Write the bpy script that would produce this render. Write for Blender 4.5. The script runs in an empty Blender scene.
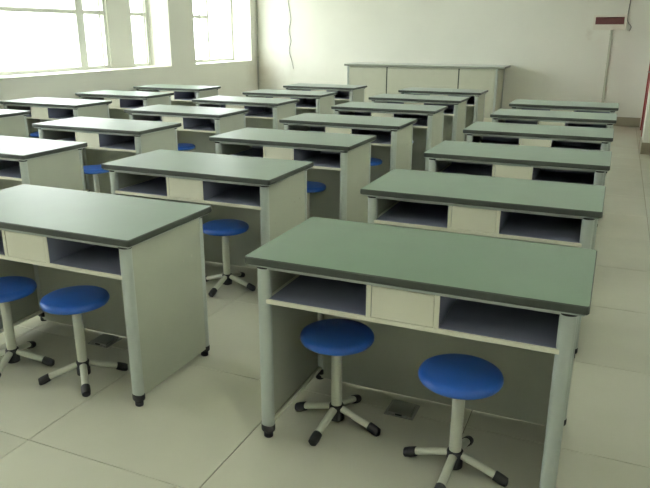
import bpy, bmesh, math, random
from mathutils import Vector, Matrix

random.seed(7)
scene = bpy.context.scene
C = scene.collection

# ------------------------------------------------------------------ camera
F_PX, CAM_H = 663.64, 1.5656
YAW, PITCH, ROLL = -0.40509, 0.30711, 0.00286
cam_data = bpy.data.cameras.new('camera')
cam_data.sensor_fit = 'HORIZONTAL'
cam_data.sensor_width = 36.0
cam_data.lens = F_PX / 650.0 * 36.0
cam_data.clip_end = 300
cam = bpy.data.objects.new('camera', cam_data)
C.objects.link(cam)
fwd = Vector((math.sin(YAW) * math.cos(PITCH), math.cos(YAW) * math.cos(PITCH), -math.sin(PITCH)))
rgt = Vector((math.cos(YAW), -math.sin(YAW), 0))
up = rgt.cross(fwd)
r2 = math.cos(ROLL) * rgt + math.sin(ROLL) * up
u2 = -math.sin(ROLL) * rgt + math.cos(ROLL) * up
cam.matrix_world = Matrix(((r2.x, u2.x, -fwd.x, 0), (r2.y, u2.y, -fwd.y, 0), (r2.z, u2.z, -fwd.z, CAM_H), (0, 0, 0, 1)))
scene.camera = cam

# ------------------------------------------------------------------ sky and exposure
world = bpy.data.worlds.new('overcast_sky')
scene.world = world
world.use_nodes = True
bg = world.node_tree.nodes['Background']
bg.inputs['Color'].default_value = (0.925, 0.94, 0.985, 1)
bg.inputs['Strength'].default_value = 14.0
vs = scene.view_settings
vs.view_transform = 'Standard'
vs.look = 'None'
vs.gamma = 1.0
vs.exposure = 0.0
vs.use_curve_mapping = False

# ------------------------------------------------------------------ materials
def srgb(r, g, b):
    f = lambda c: (c / 255 / 12.92) if c / 255 <= 0.04045 else ((c / 255 + 0.055) / 1.055) ** 2.4
    return (f(r), f(g), f(b), 1)

def mat(name, col, rough=0.5, spec=0.5, metal=0.0, var=0.0, scale=6.0, bump=0.0, bscale=80.0, objvar=0.0):
    m = bpy.data.materials.new(name)
    m.use_nodes = True
    nt = m.node_tree
    b = nt.nodes['Principled BSDF']
    b.inputs['Base Color'].default_value = col
    b.inputs['Roughness'].default_value = rough
    b.inputs['Specular IOR Level'].default_value = spec
    b.inputs['Metallic'].default_value = metal
    tc = nt.nodes.new('ShaderNodeTexCoord')
    if var or objvar:
        nz = nt.nodes.new('ShaderNodeTexNoise')
        nz.inputs['Scale'].default_value = scale
        nz.inputs['Detail'].default_value = 6
        geo = nt.nodes.new('ShaderNodeNewGeometry')
        nt.links.new(geo.outputs['Position'], nz.inputs['Vector'])
        mr = nt.nodes.new('ShaderNodeMapRange')
        mr.inputs['From Min'].default_value = 0.25
        mr.inputs['From Max'].default_value = 0.75
        mr.inputs['To Min'].default_value = 1 - var
        mr.inputs['To Max'].default_value = 1 + var
        nt.links.new(nz.outputs['Fac'], mr.inputs['Value'])
        val = mr.outputs['Result']
        if objvar:
            oi = nt.nodes.new('ShaderNodeObjectInfo')
            mo = nt.nodes.new('ShaderNodeMapRange')
            mo.inputs['To Min'].default_value = 1 - objvar
            mo.inputs['To Max'].default_value = 1 + objvar
            nt.links.new(oi.outputs['Random'], mo.inputs['Value'])
            mm = nt.nodes.new('ShaderNodeMath'); mm.operation = 'MULTIPLY'
            nt.links.new(val, mm.inputs[0]); nt.links.new(mo.outputs['Result'], mm.inputs[1])
            val = mm.outputs[0]
        vm = nt.nodes.new('ShaderNodeVectorMath'); vm.operation = 'SCALE'
        vm.inputs[0].default_value = col[:3]
        nt.links.new(val, vm.inputs['Scale'])
        nt.links.new(vm.outputs['Vector'], b.inputs['Base Color'])
    if bump:
        n2 = nt.nodes.new('ShaderNodeTexNoise')
        n2.inputs['Scale'].default_value = bscale
        n2.inputs['Detail'].default_value = 4
        nt.links.new(tc.outputs['Object'], n2.inputs['Vector'])
        bp = nt.nodes.new('ShaderNodeBump')
        bp.inputs['Strength'].default_value = bump
        bp.inputs['Distance'].default_value = 0.002
        nt.links.new(n2.outputs['Fac'], bp.inputs['Height'])
        nt.links.new(bp.outputs['Normal'], b.inputs['Normal'])
    return m

def glass_mat():
    m = bpy.data.materials.new('window_glass')
    m.use_nodes = True
    nt = m.node_tree
    nt.nodes.clear()
    out = nt.nodes.new('ShaderNodeOutputMaterial')
    mix = nt.nodes.new('ShaderNodeMixShader')
    tr = nt.nodes.new('ShaderNodeBsdfTransparent')
    tr.inputs['Color'].default_value = (0.95, 0.97, 0.95, 1)
    gl = nt.nodes.new('ShaderNodeBsdfGlossy')
    gl.inputs['Roughness'].default_value = 0.03
    lw = nt.nodes.new('ShaderNodeLayerWeight')
    lw.inputs['Blend'].default_value = 0.5
    pw = nt.nodes.new('ShaderNodeMath'); pw.operation = 'POWER'
    pw.inputs[1].default_value = 4.0
    nt.links.new(lw.outputs['Facing'], pw.inputs[0])
    fr = nt.nodes.new('ShaderNodeMath'); fr.operation = 'MULTIPLY_ADD'
    fr.inputs[1].default_value = 0.6
    fr.inputs[2].default_value = 0.02
    nt.links.new(pw.outputs[0], fr.inputs[0])
    nt.links.new(fr.outputs[0], mix.inputs[0])
    nt.links.new(tr.outputs[0], mix.inputs[1])
    nt.links.new(gl.outputs[0], mix.inputs[2])
    nt.links.new(mix.outputs[0], out.inputs['Surface'])
    return m

def stained_wall(name, col, spots):
    """painted plaster with faint brown damp stains around given points"""
    m = mat(name, col, rough=0.8, spec=0.25, var=0.03, scale=1.3, bump=0.05)
    nt = m.node_tree
    b = nt.nodes['Principled BSDF']
    src = b.inputs['Base Color'].links[0].from_socket
    geo = nt.nodes.new('ShaderNodeNewGeometry')
    nz = nt.nodes.new('ShaderNodeTexNoise')
    nz.inputs['Scale'].default_value = 4.0
    nz.inputs['Detail'].default_value = 6
    nt.links.new(geo.outputs['Position'], nz.inputs['Vector'])
    for (p, rad, amt) in spots:
        d = nt.nodes.new('ShaderNodeVectorMath'); d.operation = 'DISTANCE'
        d.inputs[1].default_value = p
        nt.links.new(geo.outputs['Position'], d.inputs[0])
        a = nt.nodes.new('ShaderNodeMath'); a.operation = 'MULTIPLY_ADD'
        a.inputs[1].default_value = 0.5
        nt.links.new(nz.outputs['Fac'], a.inputs[0]); nt.links.new(d.outputs['Value'], a.inputs[2])
        mr = nt.nodes.new('ShaderNodeMapRange')
        mr.inputs['From Min'].default_value = rad + 0.25
        mr.inputs['From Max'].default_value = 0.25
        mr.inputs['To Min'].default_value = 0
        mr.inputs['To Max'].default_value = amt
        nt.links.new(a.outputs[0], mr.inputs['Value'])
        mx = nt.nodes.new('ShaderNodeMix'); mx.data_type = 'RGBA'
        nt.links.new(mr.outputs['Result'], mx.inputs[0])
        nt.links.new(src, mx.inputs[6])
        mx.inputs[7].default_value = srgb(150, 130, 100)
        src = mx.outputs[2]
    nt.links.new(src, b.inputs['Base Color'])
    return m

M = {
    'wall': stained_wall('wall_paint', srgb(225, 225, 214), [((-7.1, 13.1, 0.75), 0.55, 0.45), ((-6.3, 13.1, 1.0), 0.3, 0.12), ((-0.6, 13.1, 1.55), 0.12, 0.25)]),
    'ceil': mat('ceiling_paint', srgb(228, 228, 215), 0.9, 0.2, var=0.02, scale=2),
    'skirt': mat('skirting_tile', srgb(158, 150, 130), 0.4, 0.4, var=0.05, scale=5),
    'tile': mat('floor_tile', srgb(204, 203, 186), 0.22, 0.4, var=0.05, scale=2.2, objvar=0.02),
    'grout': mat('grout', srgb(120, 116, 102), 0.9, 0.2, var=0.08, scale=20),
    'green': mat('green_laminate', srgb(90, 118, 94), 0.42, 0.8, var=0.05, scale=5, bump=0.06, bscale=160),
    'edge': mat('dark_edge_band', srgb(66, 72, 66), 0.5, 0.4, var=0.06, scale=30),
    'comp_shade': mat('painted_compartment_shade', srgb(136, 140, 160), 0.6, 0.3, var=0.05, scale=9),  # shade inside the open compartments, painted as a dark board colour
    'benchedge': mat('bench_edge_grey', srgb(140, 146, 134), 0.5, 0.4, var=0.04, scale=9),
    'benchsheet': mat('bench_top_grey_green', srgb(168, 174, 158), 0.4, 0.5, var=0.04, scale=5),
    'panel': mat('pale_grey_board', srgb(172, 176, 160), 0.5, 0.4, var=0.03, scale=7),
    'alu': mat('grey_painted_leg', srgb(178, 186, 179), 0.38, 0.5, var=0.03, scale=12),
    'front': mat('cream_drawer_front', srgb(222, 221, 202), 0.45, 0.4, var=0.02, scale=9),
    'black': mat('black_plastic', srgb(36, 36, 40), 0.5, 0.5, var=0.1, scale=40),
    'blue': mat('blue_plastic', srgb(48, 102, 196), 0.38, 0.5, var=0.05, scale=14),
    'stoolmetal': mat('cream_enamel_tube', srgb(200, 202, 186), 0.35, 0.5, var=0.03, scale=15),
    'frame': mat('window_frame_white', srgb(214, 216, 205), 0.5, 0.4, var=0.02, scale=9),
    'sill': mat('sill_board', srgb(225, 225, 210), 0.5, 0.4, var=0.02, scale=6),
    'glass': glass_mat(),
    'red': mat('red_door_paint', srgb(148, 56, 50), 0.45, 0.5, var=0.05, scale=8),
    'signred': mat('dark_red_display', srgb(100, 52, 54), 0.3, 0.5, var=0.08, scale=25),
    'signwhite': mat('sign_white', srgb(222, 218, 205), 0.5, 0.4, var=0.02, scale=9),
    'conduit': mat('conduit_plastic', srgb(188, 190, 172), 0.6, 0.3, var=0.02, scale=9),
    'wire': mat('dark_wire', srgb(112, 112, 104), 0.6, 0.4, var=0.1, scale=30),
    'pipe': mat('pipe_paint', srgb(176, 177, 164), 0.5, 0.4, var=0.05, scale=9),
    'steel': mat('floor_box_metal', srgb(150, 150, 145), 0.35, 0.5, metal=0.6, var=0.05, scale=20),
    'facade': mat('facade_paint', srgb(225, 225, 218), 0.9, 0.2, var=0.03, scale=0.3),
    'facwin': mat('facade_window', srgb(150, 160, 160), 0.3, 0.5, var=0.05, scale=1),
    'ground': mat('outside_paving', srgb(190, 190, 180), 0.9, 0.2, var=0.05, scale=0.3),
}

# sheen standing in for grazing wall reflections on the table and bench tops
for key, w in (('green', 0.2), ('benchsheet', 0.2)):
    pb = M[key].node_tree.nodes['Principled BSDF']
    pb.inputs['Sheen Weight'].default_value = w
    pb.inputs['Sheen Roughness'].default_value = 0.35

# ------------------------------------------------------------------ helpers
def add_box(bm, x0, x1, y0, y1, z0, z1, bev=0.0, seg=1):
    vs_ = [bm.verts.new(p) for p in ((x0, y0, z0), (x1, y0, z0), (x1, y1, z0), (x0, y1, z0),
                                     (x0, y0, z1), (x1, y0, z1), (x1, y1, z1), (x0, y1, z1))]
    fs = [bm.faces.new([vs_[i] for i in q]) for q in
          ((0, 3, 2, 1), (4, 5, 6, 7), (0, 1, 5, 4), (1, 2, 6, 5), (2, 3, 7, 6), (3, 0, 4, 7))]
    if bev:
        es = list({e for f in fs for e in f.edges})
        bmesh.ops.bevel(bm, geom=es, offset=bev, segments=seg, affect='EDGES', profile=0.5)

def box(x0, x1, y0, y1, z0, z1, bev=0.0, seg=1):
    bm = bmesh.new()
    add_box(bm, x0, x1, y0, y1, z0, z1, bev, seg)
    return bm

def add_lathe(bm, prof, n=24, cx=0.0, cy=0.0, sx=1.0, sy=1.0, power=2.0):
    """prof: list of (r, z) bottom to top; optional superellipse section"""
    rings = []
    for r, z in prof:
        ring = []
        for i in range(n):
            a = 2 * math.pi * i / n
            c, s = math.cos(a), math.sin(a)
            ex = 2.0 / power
            x = math.copysign(abs(c) ** ex, c) * r * sx
            y = math.copysign(abs(s) ** ex, s) * r * sy
            ring.append(bm.verts.new((cx + x, cy + y, z)))
        rings.append(ring)
    for a, b in zip(rings, rings[1:]):
        for i in range(n):
            j = (i + 1) % n
            bm.faces.new((a[i], a[j], b[j], b[i]))
    bm.faces.new(list(reversed(rings[0])))
    bm.faces.new(rings[-1])

def add_tube(bm, pts, rads, n=10, flat=1.0):
    """tube through points; each ring perpendicular to the path; flat squeezes the vertical axis"""
    rings = []
    for k, p in enumerate(pts):
        p = Vector(p)
        a = Vector(pts[max(0, k - 1)]); b = Vector(pts[min(len(pts) - 1, k + 1)])
        t = (b - a).normalized()
        ref = Vector((0, 0, 1)) if abs(t.z) < 0.95 else Vector((0, 1, 0))
        s = t.cross(ref).normalized()
        u = s.cross(t).normalized()
        r = rads[k] if isinstance(rads, (list, tuple)) else rads
        rings.append([bm.verts.new(p + s * (math.cos(2 * math.pi * i / n) * r) + u * (math.sin(2 * math.pi * i / n) * r * flat)) for i in range(n)])
    for a, b in zip(rings, rings[1:]):
        for i in range(n):
            j = (i + 1) % n
            bm.faces.new((a[i], a[j], b[j], b[i]))
    bm.faces.new(list(reversed(rings[0])))
    bm.faces.new(rings[-1])

def obj(name, bm, material, parent=None, smooth=False, angle=40):
    me = bpy.data.meshes.new(name)
    bmesh.ops.recalc_face_normals(bm, faces=bm.faces)
    bm.to_mesh(me)
    bm.free()
    mats = material if isinstance(material, (list, tuple)) else [material]
    for m in mats:
        me.materials.append(m)
    if smooth:
        me.set_sharp_from_angle(angle=math.radians(angle)) if hasattr(me, 'set_sharp_from_angle') else None
        for p in me.polygons:
            p.use_smooth = True
        me.set_sharp_from_angle(angle=math.radians(angle))
    o = bpy.data.objects.new(name, me)
    C.objects.link(o)
    if parent:
        o.parent = parent
    return o

def tag(o, label, cat, group=None):
    o['label'] = label
    o['category'] = cat
    if group:
        o['group'] = group
    return o

def thing(name, label, cat, loc=(0, 0, 0), rz=0.0, group=None):
    o = bpy.data.objects.new(name, None)
    o.empty_display_size = 0.1
    C.objects.link(o)
    o.location = loc
    o.rotation_euler = (0, 0, rz)
    return tag(o, label, cat, group)

def struct(name, bm, material, label, smooth=False):
    o = obj(name, bm, material, None, smooth)
    o['kind'] = 'structure'
    o['label'] = label
    return o

def copy_tree(o, parent=None):
    c = o.copy()
    C.objects.link(c)
    c.parent = parent
    for ch in list(o.children):
        copy_tree(ch, c)
    return c

# ------------------------------------------------------------------ room shell
XL, XR, YN, YF, ZC = -7.22, 0.48, -2.4, 13.1, 3.25
XO = -7.69            # plane of the window frames
SILL = 1.0
HEAD = 2.85

floor = struct('floor', box(XO - 0.1, XR + 0.29, YN - 0.15, YF + 0.15, -0.12, -0.004), M['grout'], 'glossy beige floor of large square tiles')
floor['category'] = 'floor'
T = 0.8
gap = 0.0016
tile_mesh = {}
def joint_list(base, lo, hi):
    k0 = math.floor((lo - base) / T)
    out = [lo]
    k = k0 + 1
    while base + k * T < hi - 1e-4:
        if base + k * T > lo + 1e-4:
            out.append(base + k * T)
        k += 1
    out.append(hi)
    return out
xs = joint_list(-2.01, XL, 0.62)
ys = joint_list(1.655, YN, YF)
for x0, x1 in zip(xs, xs[1:]):
    for y0, y1 in zip(ys, ys[1:]):
        w, d = round(x1 - x0, 3), round(y1 - y0, 3)
        if (w, d) not in tile_mesh:
            bm = box(-w / 2 + gap, w / 2 - gap, -d / 2 + gap, d / 2 - gap, -0.012, 0.0, min(0.0012, w / 8))
            t = obj('tile', bm, M['tile'], floor)
            tile_mesh[(w, d)] = t.data
        else:
            t = bpy.data.objects.new('tile', tile_mesh[(w, d)])
            C.objects.link(t)
            t.parent = floor
        t.location = ((x0 + x1) / 2, (y0 + y1) / 2, 0)

struct('ceiling', box(XO - 0.1, XR + 0.29, YN - 0.15, YF + 0.15, ZC, ZC + 0.15), M['ceil'], 'white painted ceiling')
struct('wall_far', box(XO - 0.1, XR + 0.29, YF, YF + 0.15, 0, ZC), M['wall'], 'plain cream wall behind the long bench')
struct('wall_back', box(XO - 0.1, XR + 0.29, YN - 0.15, YN, 0, ZC), M['wall'], 'cream wall behind the camera')

# left wall: thick parapet, lintel, columns and the thinner piers between the windows
bm = bmesh.new()
add_box(bm, XO - 0.1, XL, YN, YF, 0, SILL)
add_box(bm, XO - 0.1, XL, YN, YF, HEAD, ZC)
for y0, y1 in ((YN, -2.0), (0.6, 1.3), (5.3, 6.0), (10.0, 10.75), (12.84, YF)):
    add_box(bm, XO - 0.1, XL, y0, y1, SILL, HEAD)
for y0, y1 in ((8.93, 9.5), (4.2, 4.78), (-0.5, 0.1)):
    add_box(bm, XO - 0.1, XO + 0.06, y0, y1, SILL, HEAD)
struct('wall_left', bm, M['wall'], 'cream window wall with deep ledge and columns')

# sill boards on the ledge
for i, (y0, y1) in enumerate(((-2.0, 0.6), (1.3, 5.3), (6.0, 10.0), (10.75, 12.84))):
    struct('trim_%d' % (i + 1), box(XO + 0.03, XL + 0.012, y0, y1, SILL, SILL + 0.014, 0.003), M['sill'], 'pale window sill board on the ledge')

def window(n, y0, y1, mull, trans=1.87, tall=(), label='white framed window'):
    """mull: list of (centre y, width) of upright members"""
    z0, z1 = SILL + 0.014, HEAD
    bm = bmesh.new()
    fw = 0.05
    xa, xb = XO - 0.03, XO + 0.03
    add_box(bm, xa, xb, y0, y1, z0, z0 + fw)
    add_box(bm, xa, xb, y0, y1, z1 - fw, z1)
    add_box(bm, xa, xb, y0, y0 + fw, z0 + fw, z1 - fw)
    add_box(bm, xa, xb, y1 - fw, y1, z0 + fw, z1 - fw)
    w = struct('window_%d' % n, bm, M['frame'], label)
    cuts = [y0 + fw] + [c for m_ in mull for c in (m_[0] - m_[1] / 2, m_[0] + m_[1] / 2)] + [y1 - fw]
    for c, wd in mull:
        obj('mullion', box(xa, xb + 0.005, c - wd / 2, c + wd / 2, z0 + fw, z1 - fw, 0.003), M['frame'], w)
    for k, (a, b) in enumerate(zip(cuts[0::2], cuts[1::2])):
        if k in tall:                       # one undivided pane
            obj('pane', box(XO - 0.003, XO + 0.003, a, b, z0 + fw, z1 - fw), M['glass'], w)
            continue
        obj('transom', box(xa, xb, a, b, trans - 0.03, trans + 0.03, 0.003), M['frame'], w)
        obj('pane', box(XO - 0.003, XO + 0.003, a, b, z0 + fw, trans - 0.03), M['glass'], w)
        obj('pane', box(XO - 0.003, XO + 0.003, a, b, trans + 0.03, z1 - fw), M['glass'], w)

window(1, 6.0, 8.93, [(6.6, 0.05), (8.35, 0.16), (8.79, 0.03)], label='large bright window on the left with an opening sash')
window(2, 9.5, 10.0, [(9.9, 0.03)], label='narrow bright window beside the wall column')
window(3, 10.75, 12.84, [(11.63, 0.04), (11.9, 0.06)], tall=(2,), label='bright window between the column and the far corner')
window(4, 1.3, 4.2, [(2.3, 0.05), (3.6, 0.16)], label='window further back on the left wall')
window(5, 4.78, 5.3, [(5.2, 0.03)], label='narrow window further back on the left wall')
window(6, -2.0, -0.5, [(-1.2, 0.05)], label='window behind the camera on the left wall')

# right wall with a pillar and a red door near the far corner
bm = bmesh.new()
DY0, DY1, DZ = 11.82, 12.7, 2.1
FILL_WIN = [(0.2, 2.4), (3.0, 5.2), (5.8, 7.8), (8.0, 9.9)]      # unseen corridor windows, added to brighten the room
CZ0, CZ1 = 2.1, 2.8
XN = 0.62             # wall plane nearer than the pillar
add_box(bm, XN, XN + 0.15, YN, 10.04, 0, CZ0)
add_box(bm, XN, XN + 0.15, YN, 10.04, CZ1, ZC)
add_box(bm, XR, XN + 0.15, 10.6, DY0, 0, ZC)
yy = YN
for a_, b_ in FILL_WIN + [(10.04, 10.04)]:
    add_box(bm, XN, XN + 0.15, yy, a_, CZ0, CZ1)
    yy = b_
add_box(bm, XR, XN + 0.15, DY1, YF, 0, ZC)
add_box(bm, XR, XN + 0.15, DY0, DY1, DZ, ZC)
add_box(bm, 0.413, XN + 0.15, 10.04, 10.6, 0, ZC)
struct('wall_right', bm, M['wall'], 'cream wall on the right with a shallow pillar')
door = struct('door_1', box(XR - 0.012, XR + 0.04, DY0 + 0.05, DY1 - 0.05, 0.006, DZ - 0.05, 0.004), M['red'], 'red door at the far right corner')
bm = bmesh.new()
add_box(bm, XR - 0.03, XR + 0.1, DY0, DY0 + 0.05, 0, DZ)
add_box(bm, XR - 0.03, XR + 0.1, DY1 - 0.05, DY1 + 0.03, 0, DZ)
add_box(bm, XR - 0.03, XR + 0.1, DY0 + 0.05, DY1 - 0.05, DZ - 0.05, DZ)
obj('door_frame', bm, M['red'], door)
bm = bmesh.new(); add_tube(bm, [(XR - 0.012, DY0 + 0.13, 1.0), (XR - 0.055, DY0 + 0.13, 1.0), (XR - 0.055, DY0 + 0.24, 1.0)], 0.01, 8)
obj('door_handle', bm, M['steel'], door, True)

for n, (a_, b_) in enumerate(FILL_WIN):
    bm = bmesh.new()
    xa, xb = XN + 0.05, XN + 0.1
    add_box(bm, xa, xb, a_, b_, CZ0, CZ0 + 0.05)
    add_box(bm, xa, xb, a_, b_, CZ1 - 0.05, CZ1)
    add_box(bm, xa, xb, a_, a_ + 0.05, CZ0 + 0.05, CZ1 - 0.05)
    add_box(bm, xa, xb, b_ - 0.05, b_, CZ0 + 0.05, CZ1 - 0.05)
    w = struct('window_%d' % (n + 7), bm, M['frame'], 'unseen high window added in the right wall for fill light')
    mid = (a_ + b_) / 2
    obj('mullion', box(xa, xb, mid - 0.03, mid + 0.03, CZ0 + 0.05, CZ1 - 0.05, 0.003), M['frame'], w)
    for c0, c1 in ((a_ + 0.05, mid - 0.03), (mid + 0.03, b_ - 0.05)):
        obj('pane', box(XN + 0.072, XN + 0.078, c0, c1, CZ0 + 0.05, CZ1 - 0.05), M['glass'], w)
# corridor beyond the right wall
struct('corridor_floor', box(XR + 0.29, XR + 2.2, YN, YF, -0.12, -0.004), M['ground'], 'corridor floor outside the right wall')
struct('corridor_ceiling', box(XR + 0.29, XR + 2.2, YN, YF, ZC, ZC + 0.15), M['ceil'], 'corridor ceiling outside the right wall')

# skirting
BH = 0.16
struct('baseboard_far', box(XL, XR - 0.03, YF - 0.012, YF, 0, BH, 0.003), M['skirt'], 'grey brown tiled skirting along the far wall')
struct('baseboard_left', box(XL, XL + 0.012, YN, YF - 0.012, 0, BH, 0.003), M['skirt'], 'grey brown tiled skirting along the window wall')
bm = bmesh.new()
add_box(bm, XN - 0.012, XN, YN, 10.028, 0, BH)
add_box(bm, 0.401, XN, 10.028, 10.04, 0, BH)
add_box(bm, 0.401, 0.413, 10.04, 10.6, 0, BH)
add_box(bm, XR - 0.012, XR, 10.6, DY0, 0, BH)
struct('baseboard_right', bm, M['skirt'], 'grey brown tiled skirting along the right wall and pillar')

# ------------------------------------------------------------------ outside
struct('ground', box(-80, XO - 0.1, -60, 80, -0.3, -0.1), M['ground'], 'pale paving outside the windows')
b = thing('building', 'pale building faintly seen through the overexposed left window', 'building', (-34, 27, -0.1))
obj('wall', box(-4, 0, -9, 16, 0, 9), M['facade'], b)
obj('roof', box(-4.3, 0.3, -9.3, 16.3, 9, 9.3, 0.05), M['facade'], b)
for zz in (1.2, 4.6):
    for k in range(10):
        wn = obj('window', box(-0.05, 0.05, -8.2 + k * 2.4, -7.2 + k * 2.4, zz, zz + 1.5, 0.02), M['facwin'], b)
        obj('pane', box(0.05, 0.06, -8.1 + k * 2.4, -7.3 + k * 2.4, zz + 0.1, zz + 1.4), M['facwin'], wn)

# ------------------------------------------------------------------ lab table
TW, TD, TH = 1.2, 0.615, 0.78

def slab_mesh(name, w, d, z0, z1, rad, parent):
    """flat board with rounded corners and softened upper and lower edges, green above, dark edge"""
    pts = []
    for cx, cy, a0 in ((w / 2 - rad, d / 2 - rad, 0), (-w / 2 + rad, d / 2 - rad, 90), (-w / 2 + rad, -d / 2 + rad, 180), (w / 2 - rad, -d / 2 + rad, 270)):
        for k in range(4):
            a = math.radians(a0 + 30 * k)
            pts.append((cx + rad * math.cos(a), cy + rad * math.sin(a), math.cos(a), math.sin(a)))
    bm = bmesh.new()
    rings = []
    for ins, z in ((0.005, z0), (0.0, z0 + 0.005), (0.0, z1 - 0.004), (0.0035, z1)):
        rings.append([bm.verts.new((x - nx * ins, y - ny * ins, z)) for x, y, nx, ny in pts])
    n = len(pts)
    for a, c in zip(rings, rings[1:]):
        for i in range(n):
            j = (i + 1) % n
            f = bm.faces.new((a[i], a[j], c[j], c[i])); f.material_index = 1
    f = bm.faces.new(list(reversed(rings[0]))); f.material_index = 1
    f = bm.faces.new(rings[-1]); f.material_index = 0
    return obj(name, bm, [M['green'], M['edge']], parent)

def make_table():
    t = thing('lab_table', '', 'table')
    hx, hy = TW / 2, TD / 2
    top = slab_mesh('tabletop', TW, TD, TH - 0.03, TH, 0.012, t)
    top['label'] = 'green laminate top with dark edge'
    # thin light frame under the slab
    obj('under_frame', box(-hx + 0.012, hx - 0.012, -hy + 0.012, hy - 0.012, TH - 0.038, TH - 0.03, 0.002), M['alu'], t)
    zt = TH - 0.038
    lx, ly = hx - 0.060, hy - 0.048
    for sx in (-1, 1):
        for sy in (-1, 1):
            bm = bmesh.new()
            add_lathe(bm, [(0.0265, 0.052), (0.0265, zt - 0.008)], 20, sx * lx, sy * ly, 1.0, 0.76, 2.4)
            leg = obj('leg', bm, M['alu'], t, True)
            bm = bmesh.new()
            add_lathe(bm, [(0.0165, 0.0), (0.0195, 0.003), (0.0195, 0.02), (0.015, 0.023), (0.015, 0.028), (0.0275, 0.031), (0.029, 0.035), (0.029, 0.056), (0.0275, 0.058)], 18, sx * lx, sy * ly, 1.0, 0.85)
            f = obj('foot', bm, M['black'], leg, True); f['label'] = 'black plastic glide'
            bm = bmesh.new()
            add_lathe(bm, [(0.029, zt - 0.012), (0.031, zt - 0.008), (0.031, zt)], 18, sx * lx, sy * ly, 1.0, 0.85)
            f = obj('leg_cap', bm, M['black'], leg, True); f['label'] = 'black plastic cap'
    for sx in (-1, 1):
        xa = sx * (lx + 0.011)
        sp = obj('side_panel', box(xa - 0.009, xa + 0.009, -ly + 0.012, ly - 0.012, 0.045, zt, 0.0015), M['panel'], t)
        for yy, zz in ((-0.16, 0.49), (0.1, 0.56), (0.17, 0.565)):
            bm = bmesh.new(); add_tube(bm, [(xa + sx * 0.008, yy, zz), (xa + sx * 0.0105, yy, zz)], 0.0055, 8)
            obj('screw', bm, M['pipe'], sp)
        xr = sx * (lx - 0.008)
        bm = bmesh.new(); add_tube(bm, [(xr, -ly + 0.01, 0.062), (xr, ly - 0.01, 0.062)], 0.0095, 10)
        obj('bottom_rail', bm, M['front'], t, True)
    yb = ly - 0.004
    obj('back_panel', box(-lx + 0.0, lx - 0.0, yb - 0.008, yb + 0.008, 0.012, zt, 0.0015), M['panel'], t)
    inx = lx - 0.004
    yf = -hy + 0.03
    obj('shelf', box(-inx, inx, yf, yb - 0.008, 0.592, 0.61, 0.0015), M['front'], t)
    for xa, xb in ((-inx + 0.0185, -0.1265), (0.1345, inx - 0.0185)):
        cb = obj('shade_sheet_back', box(xa, xb, yb - 0.016, yb - 0.0082, 0.6105, zt - 0.013, 0.001), M['comp_shade'], t)  # added dark sheet, paints the shade deep in the compartment
        cb['label'] = 'dark sheet painting in the shade at the back of the open compartment'
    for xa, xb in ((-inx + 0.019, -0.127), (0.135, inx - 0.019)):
        ln = obj('shade_sheet_shelf', box(xa, xb, yf + 0.006, yb - 0.0165, 0.6102, 0.6125, 0.0005), M['comp_shade'], t)  # added dark sheet, paints the shade lying on the shelf
        ln['label'] = 'dark sheet painting in the shade on the shelf'
    obj('front_rail', box(-inx, inx, yf, yf + 0.02, zt - 0.012, zt - 0.0005, 0.001), M['alu'], t)
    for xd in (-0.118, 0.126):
        dv = obj('divider', box(xd - 0.008, xd + 0.008, yf + 0.004, yb - 0.008, 0.61, zt - 0.0125, 0.001), M['comp_shade'], t)  # divider sides coloured dark to paint in compartment shade
        obj('edge_strip', box(xd - 0.009, xd + 0.009, yf - 0.001, yf + 0.004, 0.61, zt - 0.012, 0.001), M['front'], dv)
    dr = obj('drawer', box(-0.1075, 0.1155, yf + 0.0005, yf + 0.018, 0.6115, zt - 0.0135, 0.0012), M['front'], t)
    dr['label'] = 'cream drawer front without a handle'
    bm = bmesh.new()
    add_box(bm, -0.098, 0.106, yf + 0.02, yf + 0.38, 0.6155, 0.623)
    add_box(bm, -0.098, -0.09, yf + 0.02, yf + 0.38, 0.623, 0.71)
    add_box(bm, 0.098, 0.106, yf + 0.02, yf + 0.38, 0.623, 0.71)
    add_box(bm, -0.09, 0.098, yf + 0.372, yf + 0.38, 0.623, 0.71)
    obj('drawer_box', bm, M['panel'], dr)
    return t

ORD = ['nearest', 'second', 'third', 'fourth', 'fifth', 'sixth', 'seventh']
COLS = {
    'A': ('rightmost column beside the open aisle', [(-1.193, 2.017), (-1.19, 3.24), (-1.178, 4.47), (-1.178, 5.75), (-1.165, 7.0), (-1.155, 8.208)]),
    'B': ('second column from the right', [(-2.906, 1.999), (-2.928, 3.236), (-2.937, 4.493), (-2.937, 5.717), (-2.952, 7.041), (-2.95, 8.289), (-2.938, 9.546)]),
    'C': ('third column from the right', [(-4.803, 3.262), (-4.83, 4.511), (-4.842, 5.789), (-4.842, 7.063), (-4.815, 8.267), (-4.855, 9.61)]),
    'D': ('leftmost column along the windows', [(-6.85, 4.68), (-6.82, 5.919), (-6.815, 7.177), (-6.85, 8.45)]),
}
SPECIAL = {
    ('A', 0): 'large green-topped lab table in the right foreground, nearest of the rightmost column',
    ('B', 0): 'green-topped lab table at the left edge of the foreground with two stools under it',
    ('A', 5): 'farthest green-topped lab table of the rightmost column, near the red door',
    ('B', 6): 'farthest lab table of the second column from the right, before the long bench',
    ('C', 0): 'lab table cut off by the left edge, nearest of the third column from right',
    ('C', 5): 'farthest lab table of the third column from the right, left of the bench',
    ('D', 0): 'lab table mostly cut off by the left edge, nearest of the window column',
    ('D', 3): 'farthest lab table of the leftmost column, beside the wall column',
}
proto = make_table()
first = True
TABLES = {}
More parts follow.
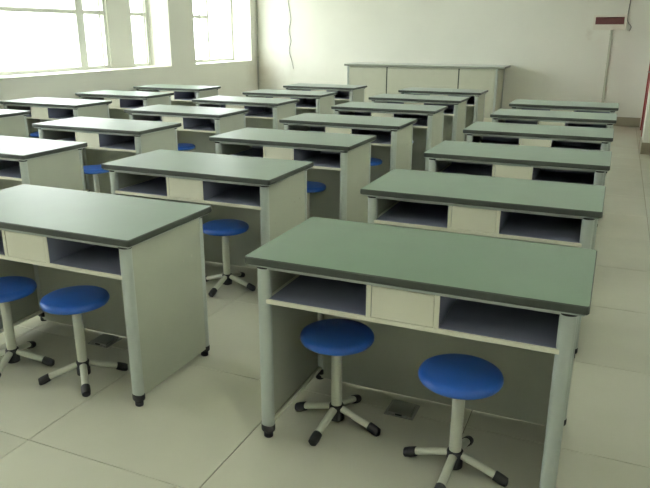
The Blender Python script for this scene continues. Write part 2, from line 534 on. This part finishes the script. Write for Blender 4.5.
for c, (desc, spots) in COLS.items():
    for i, (x, y) in enumerate(spots):
        t = proto if first else copy_tree(proto)
        first = False
        t.location = (x + TW / 2, y + TD / 2, 0)
        t['label'] = SPECIAL.get((c, i), 'green-topped grey lab table, %s from the camera in the %s' % (ORD[i], desc))
        t['category'] = 'table'
        t['group'] = 'lab tables in four columns'
        TABLES[(c, i)] = t

# ------------------------------------------------------------------ stool
def make_stool():
    s = thing('round_stool', '', 'stool')
    bm = bmesh.new()
    add_lathe(bm, [(0.10, 0.383), (0.135, 0.385), (0.146, 0.389), (0.150, 0.397), (0.150, 0.405), (0.146, 0.414), (0.136, 0.4195), (0.12, 0.4215), (0.06, 0.4235), (0.01, 0.424)], 40)
    seat = obj('seat', bm, M['blue'], s, True, 60)
    bm = bmesh.new(); add_lathe(bm, [(0.033, 0.366), (0.033, 0.378), (0.055, 0.383)], 20)
    pl = obj('seat_collar', bm, M['black'], seat, True); pl['label'] = 'black collar under the seat'
    bm = bmesh.new(); add_lathe(bm, [(0.0225, 0.055), (0.0225, 0.33), (0.0215, 0.333), (0.0215, 0.37)], 20)
    obj('pole', bm, M['stoolmetal'], s, True)
    bm = bmesh.new(); add_lathe(bm, [(0.022, 0.022), (0.031, 0.026), (0.031, 0.088), (0.027, 0.094)], 20)
    obj('hub', bm, M['black'], s, True)
    for k in range(4):
        a = k * math.pi / 2
        c, n = math.cos(a), math.sin(a)
        P = lambda r, z: (c * r, n * r, z)
        bm = bmesh.new(); add_tube(bm, [P(0.022, 0.078), P(0.10, 0.054), P(0.165, 0.034)], [0.0165, 0.0165, 0.016], 12, 0.85)
        leg = obj('leg', bm, M['stoolmetal'], s, True)
        bm = bmesh.new(); add_tube(bm, [P(0.150, 0.0365), P(0.152, 0.036), P(0.178, 0.025), P(0.196, 0.0185), P(0.2, 0.0185)], [0.016, 0.0195, 0.0205, 0.0185, 0.012], 12, 0.95)
        f = obj('foot_cap', bm, M['black'], leg, True); f['label'] = 'black plastic foot cap'
    return s

# offsets (from table front-left corner) and base rotation of the stools seen; the rest of the pairs stand alike
STOOLS = {
    ('A', 0): [(0.278, 0.244, -7), (0.804, 0.123, -5)],
    ('B', 0): [(0.34, 0.10, 20), (0.746, 0.14, 45)],
    ('B', 1): [(0.36, 0.19, 30), (0.77, 0.20, 0)],
    ('B', 2): [(0.36, 0.2, 12), (0.77, 0.2, 33)],
    ('B', 3): [(0.36, 0.2, 52), (0.83, 0.2, 8)],
    ('B', 4): [(0.36, 0.2, 22), (0.77, 0.2, 61)],
    ('C', 1): [(0.63, 0.06, 40)],
    ('C', 2): [(0.62, 0.13, 70)],
    ('D', 1): [(0.55, 0.1, 18)],
}
sproto = make_stool()
first = True
for (c, i), lst in STOOLS.items():
    x, y = COLS[c][1][i]
    for k, (dx, dy, rot) in enumerate(lst):
        s = sproto if first else copy_tree(sproto)
        first = False
        s.location = (x + dx, y + dy, 0)
        s.rotation_euler = (0, 0, math.radians(rot))
        col = {'A': 'rightmost column', 'B': 'second column from the right', 'C': 'third column from the right', 'D': 'leftmost column'}[c]
        s['label'] = 'blue round stool, %s one under the %s table, %s' % (('left', 'right')[k], ORD[i], col)
        if len(lst) == 1:
            s['label'] = 'blue round stool under the %s table, %s' % (ORD[i], col)
        s['category'] = 'stool'
        s['group'] = 'blue stools pushed under the lab tables'

# ------------------------------------------------------------------ long bench before the far wall
bx0, bx1, by0, by1, bh = -4.82, -1.96, 12.3, 13.06, 1.012
b = thing('demonstration_bench', 'long pale bench with three front panels standing before the far wall', 'bench', ((bx0 + bx1) / 2, (by0 + by1) / 2, 0))
ox, oy = b.location.x, b.location.y
def bb(name, x0, x1, y0, y1, z0, z1, m, bev=0.003, par=None):
    return obj(name, box(x0 - ox, x1 - ox, y0 - oy, y1 - oy, z0, z1, bev), m, par or b)
bt = bb('benchtop', bx0 - 0.05, bx1 + 0.10, by0 - 0.04, by1, bh - 0.035, bh, M['benchedge'], 0.004)
bb('top_sheet', bx0 - 0.047, bx1 + 0.097, by0 - 0.037, by1 - 0.003, bh, bh + 0.004, M['benchsheet'], 0.001, bt)
bb('plinth', bx0 + 0.05, bx1 - 0.05, by0 + 0.05, by1 - 0.04, 0, 0.12, M['front'])
bb('body', bx0 + 0.03, bx1 - 0.01, by0 + 0.02, by1 - 0.005, 0.12, bh - 0.035, M['conduit'], 0.002)
edges = [bx0 + 0.035, -4.018, -2.657, bx1 - 0.045]
for x0, x1 in zip(edges, edges[1:]):
    bb('front_panel', x0 + 0.012, x1 - 0.012, by0, by0 + 0.02, 0.13, bh - 0.06, M['conduit'], 0.002)
for xx in (-4.018, -2.657):
    bb('joint_strip', xx - 0.012, xx + 0.012, by0 + 0.006, by0 + 0.02, 0.13, bh - 0.045, M['edge'], 0.001)
for xx in (bx0, bx1 - 0.045):
    for yy in (by0 - 0.005, by1 - 0.06):
        bb('corner_post', xx, xx + 0.045, yy, yy + 0.045, 0.0, bh - 0.035, M['alu'], 0.012)

# ------------------------------------------------------------------ things on the far wall
s = thing('wall_sign', 'white wall sign with a dark red display strip on the far wall', 'sign', (-0.25, YF, 1.635))
obj('board', box(-0.27, 0.27, -0.05, 0, 0, 0.25, 0.006), M['signwhite'], s)
obj('display', box(-0.235, 0.225, -0.056, -0.045, 0.095, 0.215, 0.002), M['signred'], s)
c_ = thing('conduit', 'pale vertical cable conduit running down from the wall sign', 'conduit', (-0.205, YF, 0.16))
obj('trunking', box(-0.022, 0.022, -0.02, 0, 0, 1.475, 0.004), M['conduit'], c_)
for zz in (0.3, 0.9, 1.4):
    obj('clip', box(-0.028, 0.028, -0.023, 0, zz, zz + 0.02, 0.003), M['conduit'], c_)

def wire(name, pts, r, label):
    # smooth the given polyline a little (Catmull-Rom)
    out = []
    P = [Vector(p) for p in pts]
    for k in range(len(P) - 1):
        p0, p1, p2, p3 = P[max(0, k - 1)], P[k], P[k + 1], P[min(len(P) - 1, k + 2)]
        for q in range(4):
            t = q / 4
            out.append(0.5 * ((2 * p1) + (p2 - p0) * t + (2 * p0 - 5 * p1 + 4 * p2 - p3) * t * t + (3 * p1 - p0 - 3 * p2 + p3) * t ** 3))
    out.append(P[-1])
    bm = bmesh.new()
    add_tube(bm, [tuple(p) for p in out], r, 6)
    return tag(obj(name, bm, M['wire'], None, True), label, 'wire')
yw = YF - 0.009
wire('hanging_wire', [(-6.46, yw, 3.24), (-6.48, yw, 2.6), (-6.45, yw, 2.15), (-6.40, yw, 1.85), (-6.45, yw, 1.62), (-6.40, yw, 1.42), (-6.45, yw, 1.22), (-6.39, yw, 1.02), (-6.355, yw, 0.85)], 0.0055, 'thin dark wire hanging crookedly on the far wall near the corner')
wire('loose_cable', [(0.03, yw, 3.24), (0.035, yw, 2.5), (0.03, yw, 2.1), (0.02, yw, 1.9), (0.03, yw, 1.78), (0.09, yw, 1.7), (0.09, yw, 1.66), (0.07, yw, 1.62)], 0.0065, 'short dark cable dangling beside the wall sign')
pp = thing('corner_pipe', 'slim grey pipe running up the far left corner', 'pipe', (XL + 0.03, YF - 0.03, 0.16))
bm = bmesh.new(); add_tube(bm, [(0, 0, 0), (0, 0, ZC - 0.162)], 0.014, 10)
obj('tube', bm, M['pipe'], pp, True)
for zz in (0.9, 2.2):
    bm = bmesh.new(); add_tube(bm, [(0, 0, zz), (0, 0, zz + 0.03)], 0.0235, 10)
    obj('pipe_clip', bm, M['pipe'], pp, True)

# ------------------------------------------------------------------ floor socket boxes under the two nearest tables
def floor_box(x, y, label):
    f = thing('floor_socket_box', label, 'socket box', (x, y, 0), 0, 'metal socket boxes in the floor')
    obj('base_plate', box(-0.065, 0.065, -0.062, 0.062, 0, 0.006, 0.002), M['steel'], f)
    bm = bmesh.new()
    add_box(bm, -0.052, 0.052, -0.055, 0.05, 0.006, 0.016, 0.002)
    lid = obj('lid', bm, M['steel'], f)
    obj('latch', box(-0.015, 0.015, -0.059, -0.053, 0.006, 0.013, 0.001), M['black'], lid)
floor_box(-0.69, 2.468, 'low metal socket box on the floor under the nearest right table')
floor_box(-2.34, 2.49, 'low metal socket box on the floor under the nearest left table')
